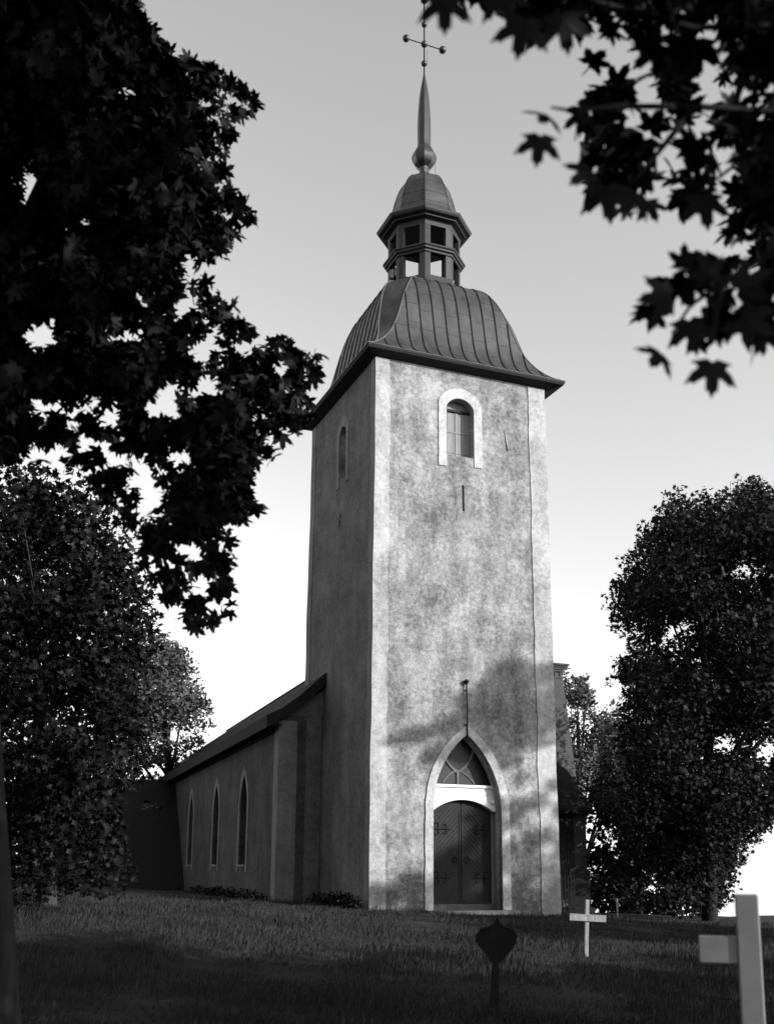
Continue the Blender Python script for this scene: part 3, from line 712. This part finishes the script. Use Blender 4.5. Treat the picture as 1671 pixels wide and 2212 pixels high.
for path in ([(1800, 250, 3.9), (1500, 230, 3.7), (1330, 230, 3.5), (1240, 240, 3.4), (1190, 232, 3.35)], [(1760, 500, 3.8), (1640, 560, 3.6), (1560, 610, 3.5), (1490, 660, 3.45), (1450, 720, 3.4)],
             [(1560, 610, 3.5), (1545, 680, 3.4), (1540, 740, 3.32)], [(1800, 50, 4.0), (1500, 60, 3.8), (1200, -20, 3.4), (1000, -60, 3.1)], [(1500, 230, 3.7), (1420, 330, 3.6), (1360, 400, 3.5)], [(1700, 150, 4.0), (1620, 330, 3.8), (1530, 400, 3.6)]):
    tube(b, [P(*q)+inv for q in path], list(np.linspace(.014, .004, len(path))), 6)
from_bm('twig', b, M['bark'], t)
overG = []
while len(overG) < 230:
    c = fl(rng.uniform(-6, 6), rng.uniform(-2, 11), rng.uniform(3.5, 11.5)); d = (c-CAM)@_F
    if d > .5:
        px, py, _ = project(c)
        if -250 < px < 2000 and -400 < py < 2300: continue
    if np.linalg.norm(c-CAM) < 2.2: continue
    overG.append((c, rng.uniform(.8, 1.2)))
def outside(p, mx=120):
    d = (p-CAM); z = d@_F; px = IW/2+FPX*(d@_R)/np.maximum(z, .05); py = PY-FPX*(d@_U)/np.maximum(z, .05)
    return p[~((z > .05) & (px > -mx) & (px < IW+mx) & (py > -mx) & (py < IH+mx))]
lp = outside(fill(overG, 150)); leaves('crown_top', lp+inv, .15, SIMPLE, M['leafA'], t)  # unseen clumps added above the view to shade the hanging leaves
limbs('x', np.array([0, 0, 0.]), fl(0, 5, 8)+inv, .22, [(c+inv, r) for c, r in overG[:30]], M['bark'], t, 12, .03)

# ---- mid-distance tree on the left, behind the maple
base = P(100, 2010, 24); base[2] = gz(base[0], base[1]); t = empty('lime_tree', base); inv = -base
tag(t, 'shaded tree with pale trunk and low leaf sprays behind the big left maple', 'tree')
polyB = [(-120, 990), (30, 985), (110, 1000), (170, 1010), (230, 1060), (280, 1110), (300, 1190), (330, 1250), (350, 1330), (345, 1420), (330, 1520), (310, 1600), (300, 1670), (345, 1700), (385, 1740), (340, 1760), (270, 1740), (275, 1800), (300, 1880), (290, 1945), (215, 1950),
         (190, 1945), (150, 1952), (110, 1950), (60, 1955), (-120, 1960)]
clB = clumps(polyB, 19.5, 28, 560, .45, 1.0)
leaves('crown', fill(clB, 190)+inv, .115, SIMPLE, M['leafB'], t, .9, .5)
limbs('x', np.array([0, 0, 0.]), P(70, 1200, 24)+inv, .17, [(c+inv, r) for c, r in clB], M['palebark'], t, 18, .05)
# ---- tree beyond the nave's roof, left
base = P(380, 1950, 62); base[2] = gz(base[0], base[1]); t = empty('ash_tree', base); inv = -base
tag(t, 'sunlit tree showing above the far end of the nave roof, left', 'tree')
polyC = [(290, 1380), (345, 1350), (395, 1385), (425, 1425), (430, 1470), (462, 1510), (470, 1560), (445, 1580), (440, 1620), (400, 1650), (350, 1690), (280, 1720), (200, 1730), (200, 1450)]
clC = clumps(polyC, 56, 68, 330, .7, 1.5, [(375, 1590, 9, .8), (335, 1660, 7, .6)])
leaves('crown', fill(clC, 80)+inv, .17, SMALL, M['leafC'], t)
limbs('x', np.array([0, 0, 0.]), P(350, 1450, 62)+inv, .35, [(c+inv, r) for c, r in clC], M['bark'], t, 9, .05)
# ---- big maple on the right
base = P(1532, 1990, 39); base[2] = gz(base[0], base[1])-.05; t = empty('maple_tree', base); inv = -base
tag(t, 'tall dense round-crowned maple standing right of the tower, trunk bare at the foot', 'tree')
polyD = [(1800, 1000), (1665, 1045), (1640, 1030), (1605, 1028), (1575, 1040), (1545, 1055), (1500, 1048), (1440, 1055), (1428, 1075), (1405, 1100), (1400, 1125), (1365, 1145), (1365, 1175), (1342, 1185), (1340, 1225), (1315, 1250), (1300, 1300), (1312, 1335), (1320, 1365),
         (1345, 1385), (1350, 1400), (1305, 1440), (1302, 1475), (1335, 1480), (1330, 1530), (1325, 1600), (1335, 1660), (1260, 1690), (1270, 1760), (1310, 1800), (1300, 1870), (1350, 1960), (1450, 1985), (1500, 1990), (1560, 1970), (1600, 1930), (1600, 1880), (1650, 1810), (1672, 1790), (1800, 1740)]
vD = [(1450, 1370, 4, 1), (1490, 1350, 9, .6), (1610, 1230, 8, .9), (1520, 1430, 10, .5), (1560, 1610, 5, 1), (1660, 1620, 8, 1), (1370, 1700, 4, 1), (1450, 1790, 7, .9), (1400, 1840, 6, 1), (1500, 1880, 7, 1), (1410, 1920, 7, .8)]
clD = clumps(polyD, 35.5, 46, 1900, .6, 1.3, vD)
leaves('crown', fill(clD, 120)+inv, .125, SIMPLE, M['leafD'], t)
limbs('x', np.array([0, 0, 0.]), P(1520, 1300, 39)+inv, .24, [(c+inv, r) for c, r in clD], M['bark'], t, 30, .05)
# ---- trees behind the tower, right
for lab, pol, dd, nn, bx in (('sunlit tree peeking out between the tower and the tall maple', [(1195, 1470), (1225, 1435), (1245, 1455), (1275, 1452), (1282, 1500), (1300, 1530), (1320, 1560), (1345, 1600), (1350, 1700), (1270, 1720), (1195, 1740)], (64, 74), 110, 1250),
                             ('lower lighter tree tucked under the tall maple crown, right of the first far tree', [(1290, 1560), (1320, 1500), (1360, 1530), (1400, 1600), (1400, 1720), (1290, 1720)], (58, 64), 60, 1345)):
    base = P(bx, 1900, sum(dd)/2); base[2] = gz(base[0], base[1]); t = empty('far_tree', base); inv = -base
    tag(t, lab, 'tree')
    cl = clumps(pol, dd[0], dd[1], nn*2, .7, 1.4, [(1262, 1560, 6, 1)])
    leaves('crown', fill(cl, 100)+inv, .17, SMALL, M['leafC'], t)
    limbs('x', np.array([0, 0, 0.]), P(bx, 1560, sum(dd)/2)+inv, .3, [(c+inv, r) for c, r in cl], M['bark'], t, 12, .08)
base = P(1380, 1975, 44); base[2] = gz(base[0], base[1]); t = empty('hazel_shrub', base); inv = -base
tag(t, 'dark bushy hazel thicket under the tall maple beside the church porch', 'shrub')
cl = clumps([(1262, 1700), (1340, 1660), (1440, 1680), (1540, 1750), (1590, 1850), (1560, 1960), (1590, 1990), (1262, 1995)], 45, 53, 560, .6, 1.2, [(1320, 1810, 12, 1), (1400, 1900, 14, 1), (1360, 1860, 9, 1)])
leaves('foliage', fill(cl, 80)+inv, .17, SMALL, M['leafD'], t)
limbs('x', np.array([0, 0, 0.]), P(1380, 1700, 44)+inv, .12, [(c+inv, r) for c, r in cl], M['bark'], t, 14, .04)

# ---- churchyard trees outside the frame, right of the path: they shade the foreground and the foot of the tower
def shade_tree(name, label, clp, base, top, n_l, size, dens, mat_='leafD', r0=.3):
    base = np.array(base, float); base[2] = gz(base[0], base[1]); t_ = empty(name, base); tag(t_, label, 'tree')
    leaves('crown', outside(fill(clp, dens), 200)-base, size, SIMPLE, M[mat_], t_)
    limbs('x', np.array([0, 0, 0.]), np.array(top)-base, r0, [(c-base, r) for c, r in clp], M['bark'], t_, n_l, .05)
tg = [(6.7, 7.5, .42), (5.9, 7.5, .3), (5.3, 7.3, .5), (4.6, 7.4, .36), (4.1, 6.8, .45), (3.5, 6.5, .35), (5.0, 6.4, .6), (6.0, 6.4, .6), (6.7, 6.3, .35), (4.2, 6.0, .5), (3.2, 5.9, .35), (2.5, 5.6, .3), (5.1, 5.6, .5), (1.9, 5.35, .24), (1.3, 5.2, .22), (.75, 5.2, .18),
      (3.3, 5.2, .4), (4.1, 5.2, .4), (6.0, 5.5, .3), (2.6, 4.9, .3), (2.0, 4.7, .2), (4.6, 4.7, .28), 
      (5.2, 4.0, .22), (6.3, 4.1, .25), (5.8, 3.3, .32), (6.5, 3.0, .3), (5.1, 3.1, .3), (6.0, 2.2, .35), (6.6, 1.9, .3), (5.3, 1.9, .4), (4.9, 2.6, .2), (5.7, 1.2, .4), (6.4, .9, .4), (5.0, 1.0, .4),
      (4.3, 2.5, .35), (4.3, 3.2, .3), (4.0, 2.2, .3), (3.4, 1.8, .36), (2.9, 1.5, .45), (3.6, 1.2, .5), (4.3, 1.4, .5), (2.4, .9, .45), (3.1, .5, .5), (3.9, .4, .5), (1.9, .5, .4), (1.3, .9, .3), (.9, .5, .4), (.3, .4, .35), (4.8, .2, .5), (5.7, .2, .5), (6.5, .1, .45), (1.6, -.1, .4)]
cl = []
for x, z, r in tg:
    t_ = 32+rng.uniform(-2.5, 2.5); cl.append((np.array([x, 0, z])+t_*SUN+rng.normal(size=3)*.05, r*(1.6 if z > 4.6 else 1.3)))
for _ in range(230):
    x, y = rng.uniform(-1, 11), rng.uniform(-10.0, -.6)
    if x < 1.9+(y+1)*.27: continue
    cl.append((np.array([x, y, -.35])+rng.uniform(24, 30)*SUN, rng.uniform(.6, .9)))
b0 = np.array([7.3, 0, 0])+32/math.cos(SUN_EL)*SUN*np.array([1, 1, 0])
shade_tree('elm_tree', 'tall elm outside the frame to the right, shading the foot of the tower', cl, b0, b0+(0, 0, 13), 8, .13, 700, r0=.16)
rowspec = [(6.5, 13, 9.4), (7.0, 19, 9.8), (7.5, 25, 9.3), (8.0, 31, 9.6), (8.5, 37, 9.6)]
for i, (f_, l_, h) in enumerate(rowspec):
    cl = [(fl(f_+rng.uniform(-2.3, 1.2), l_+rng.uniform(-3.2, 3.2), rng.uniform(1.6, h-.8)), rng.uniform(.7, 1.1)) for _ in range(85)]
    b0 = fl(f_-.5, l_); shade_tree('unseen_tree', 'broad tree of the churchyard row outside the frame to the right, ' + ('nearest the path', 'second from the path', 'third from the path', 'fourth from the path', 'farthest from the path')[i], cl, b0, b0+(0, 0, h*.8), 16, .22, 110)

for i, (f_, l_, h) in enumerate(((14, -13, 15), (24, -19, 17), (36, -26, 18), (4, -15, 15))):  # unseen trees added at the left to keep sky light off the side wall
    cl = [(fl(f_+rng.uniform(-4, 4), l_+rng.uniform(-4, 3.4), rng.uniform(1.6, h-.8)), rng.uniform(.9, 1.5)) for _ in range(110)]
    b0 = fl(f_, l_-.5); shade_tree('unseen_tree', 'added dense sky-blocking tree outside the frame at the left, ' + ('second', 'third', 'fourth', 'first')[i]+' from the camera', cl, b0, b0+(0, 0, h*.8), 14, .26, 40)

# ------------------------------------------------------------------ grass
N = 150000
fw = 9+28*rng.random(N)**1.25; lt = (rng.random(N)-.5)*2*(fw*.40+.8)
gx = CAM[0]+fw*math.sin(YAW)+lt*math.cos(YAW); gy = CAM[1]+fw*math.cos(YAW)-lt*math.sin(YAW)
ok = ~((gx > -.1) & (gx < 6.6) & (gy > -.05)) & ~((gx > 1.55) & (gx < 5.65) & (gy > -.85)) & ~((gx > NX-.1) & (gy > NY0-.1))
gx, gy, fw = gx[ok], gy[ok], fw[ok]; N = len(gx); gzv = gz(gx, gy)-.01
nearw = np.exp(-np.maximum(0, -gy)/.25)*(gx > -.5)*(gx < 7)+np.exp(-np.maximum(0, -gx)/.3)*(gy > 0)
h = (.05+.10*rng.random(N)**2)*(1+.5*np.sin(gx*1.1)*np.cos(gy*.9)+.4*np.sin(gx*3.1+gy)*np.cos(gy*2.3))*(1+1.3*nearw*rng.random(N)); a = rng.random(N)*2*math.pi; wd = .0035+.0045*rng.random(N)+fw*.00012
lean = .35*h*rng.random(N)+.2*h; la = rng.normal(.6, .7, N)
Bp = np.stack([gx, gy, gzv], 1); side = np.stack([np.cos(a)*wd, np.sin(a)*wd, 0*a], 1)
ln = np.stack([np.cos(la)*lean, np.sin(la)*lean, 0*a], 1)
V = np.stack([Bp-side, Bp+side, Bp+side*.7+ln*.4+np.stack([0*h, 0*h, h*.6], 1), Bp-side*.7+ln*.4+np.stack([0*h, 0*h, h*.6], 1), Bp+ln+np.stack([0*h, 0*h, h], 1)], 1).reshape(-1, 3)
k5 = (np.arange(N)*5)[:, None]
tri = np.concatenate([k5+[0, 1, 2], k5+[0, 2, 3], k5+[3, 2, 4]], 1).reshape(-1, 3)
me = bpy.data.meshes.new('grass'); me.vertices.add(len(V)); me.vertices.foreach_set('co', V.ravel().astype('f4'))
me.loops.add(tri.size); me.loops.foreach_set('vertex_index', tri.ravel().astype('i4')); me.polygons.add(len(tri)); me.polygons.foreach_set('loop_start', np.arange(0, tri.size, 3, dtype='i4'))
me.update(calc_edges=True); me.materials.append(M['grass']); o = bpy.data.objects.new('grass', me); C.objects.link(o); tag(o, 'uncut churchyard grass in front of the church', 'grass', kind='stuff')

for q_, lab in (((600, 1935, 36), 'low dark weeds along the shaded nave wall'), ((735, 1945, 33), 'dark nettles in the shade at the foot of the tower side')):
    base = P(*q_); base[2] = gz(base[0], base[1]); t = empty('weeds', base); tag(t, lab, 'weeds')
    ux = np.array([0, 1.0, 0]) ; cl = []
    for k in range(46):
        yy = rng.uniform(-.2, 4.3) if q_[0] > 700 else rng.uniform(5.2, 22)
        xx = (-.25 if q_[0] > 700 else NX-.3+.057*(yy-NY0))-abs(rng.normal(0, .22)); cl.append((np.array([xx, yy, float(gz(xx, yy))+rng.uniform(.05, .3)]), rng.uniform(.12, .28)))
    leaves('foliage', fill(cl, 900)-base, .06, SMALL, M['leafB'], t, 1.0)
# ------------------------------------------------------------------ graves
p0 = P(1332, 1960, 34); p0[2] = gz(p0[0], p0[1]); t = empty('grave_stake', p0); tag(t, 'thin pale wooden stake in the dark under the trees', 'stake')
b = bmesh.new(); loft(b, [[(-.03, -.02, -.2), (.03, -.02, -.2), (.03, .02, -.2), (-.03, .02, -.2)], [(-.03, -.02, .62), (.03, -.02, .62), (.03, .02, .62), (-.03, .02, .62)], [(-.004, -.004, .70), (.004, -.004, .70), (.004, .004, .70), (-.004, .004, .70)]]); from_bm('post', b, M['dimtrim'], t)
def on_ground(px, d):
    q = P(px, 2000, d); return np.array([q[0], q[1], float(gz(q[0], q[1]))])
# weathered wooden cross
p0 = on_ground(1263, 19.3); t = empty('grave_cross', p0, -YAW+.12); t.rotation_euler = (0, .05, -YAW+.12)
tag(t, 'small weathered wooden grave cross standing in the grass right of the church door', 'grave cross')
b = bmesh.new(); box(b, -.036, .036, -.025, .03, -.15, 1.0, .008); from_bm('post', b, M['cross'], t)
b = bmesh.new(); box(b, -.335, .345, -.052, -.031, .62, .73, .006); from_bm('arm', b, M['cross'], t)
b = bmesh.new(); box(b, -.335, .345, -.056, -.03, .7305, .745, .003); from_bm('drip_board', b, M['cross'], t)
# large white cross close by
p0 = on_ground(1614, 6.0); t = empty('grave_cross', p0); t.rotation_euler = (0, 0, -YAW-.28)
tag(t, 'white grave post with an arm reaching left, close up at the right edge', 'grave cross')
zt = P(1614, 1932, 6)[2]-p0[2]; za = P(1550, 2022, 6)[2]-p0[2]; zb = P(1550, 2080, 6)[2]-p0[2]
b = bmesh.new(); box(b, -.062, .062, -.055, .055, -.2, zt, .008); from_bm('post', b, M['greywhite'], t)
b = bmesh.new(); box(b, -.27, -.0625, -.045, .045, zb, za, .006); from_bm('arm', b, M['greywhite'], t)
# black spade-headed marker
p0 = on_ground(1068, 13.0); t = empty('grave_marker', p0, -YAW); tag(t, 'black iron grave marker with spade-shaped pointed head in front of the church door', 'grave marker')
ztop = P(1068, 1982, 13)[2]-p0[2]
hw, hh = .235, .52
ol = [(0.0, 0), (-.045, .03), (-.10, .10), (-.17, .18), (-.235, .25), (-.245, .32), (-.19, .40), (-.09, .425), (-.035, .46), (0, .54), (.035, .46), (.09, .425), (.19, .40), (.245, .32), (.235, .25), (.17, .16), (.10, .07), (.045, .02)]
ol = [(x+.03*z/.5, ztop-.54+z) for x, z in ol]
b = bmesh.new(); extr_outline(b, ol, -.02, .02); from_bm('head', b, M['marker'], t)
b = bmesh.new(); tube(b, [(x, -.022, z) for x, z in ol]+[(ol[0][0], -.022, ol[0][1])], .014, 5); from_bm('rim', b, M['marker'], t)
b = bmesh.new(); loft(b, [[(-.09, -.04, -.2), (.03, -.04, -.2), (.03, .04, -.2), (-.09, .04, -.2)], [(-.035, -.03, ztop-.5), (.045, -.03, ztop-.5), (.045, .03, ztop-.5), (-.035, .03, ztop-.5)]]); from_bm('post', b, M['marker'], t)
# round-topped stone far right
d_ = 33; p0 = on_ground(1570, d_); t = empty('headstone', p0, -YAW); tag(t, 'low round-topped headstone on the brow behind the white cross', 'headstone')
zt = P(1570, 1984, d_)[2]-p0[2]; r_ = .31
b = bmesh.new(); extr_outline(b, [(-r_, -.3), (-r_, zt-r_)]+[(-r_*math.cos(a), zt-r_+r_*math.sin(a)) for a in np.linspace(.15, math.pi-.15, 12)]+[(r_, zt-r_), (r_, -.3)], -.08, .08); from_bm('slab', b, M['gravestone'], t)
b = bmesh.new(); box(b, -.4, .4, -.16, .16, -.3, .05, .02); from_bm('plinth', b, M['gravestone'], t)
# tall dark monument by the porch
d_ = 38; p0 = on_ground(1253, d_); t = empty('headstone', p0, -YAW); tag(t, 'tall dark headstone with scrolled top beside the porch', 'headstone')
zt = P(1253, 1866, d_)[2]-p0[2]
ol = [(-.38, 0), (-.38, zt-.28), (-.34, zt-.18), (-.22, zt-.15), (-.12, zt-.03), (0, zt), (.12, zt-.03), (.22, zt-.15), (.34, zt-.18), (.38, zt-.28), (.38, 0)]
b = bmesh.new(); extr_outline(b, ol, -.12, .12); from_bm('slab', b, M['dark'], t)
b = bmesh.new(); box(b, -.5, .5, -.22, .22, -.4, .3, .03); from_bm('plinth', b, M['dark'], t)
# picket fence between tower and monument
p0 = on_ground(1222, 36.5); t = empty('picket_fence', p0, -YAW); tag(t, 'short dark grave fence of pointed pickets beside the tower foot', 'fence')
zt = P(1222, 1890, 36.5)[2]-p0[2]
for k in range(8):
    x = -.42+k*.105; b = bmesh.new(); loft(b, [[(x-.018, -.015, -.2), (x+.018, -.015, -.2), (x+.018, .015, -.2), (x-.018, .015, -.2)], [(x-.018, -.015, zt-.08), (x+.018, -.015, zt-.08), (x+.018, .015, zt-.08), (x-.018, .015, zt-.08)], [(x-.002, -.002, zt), (x+.002, -.002, zt), (x+.002, .002, zt), (x-.002, .002, zt)]])
    from_bm('picket', b, M['iron'], t)
for z in (.25, zt-.35):
    b = bmesh.new(); box(b, -.45, .36, .016, .04, z, z+.05); from_bm('rail', b, M['iron'], t)
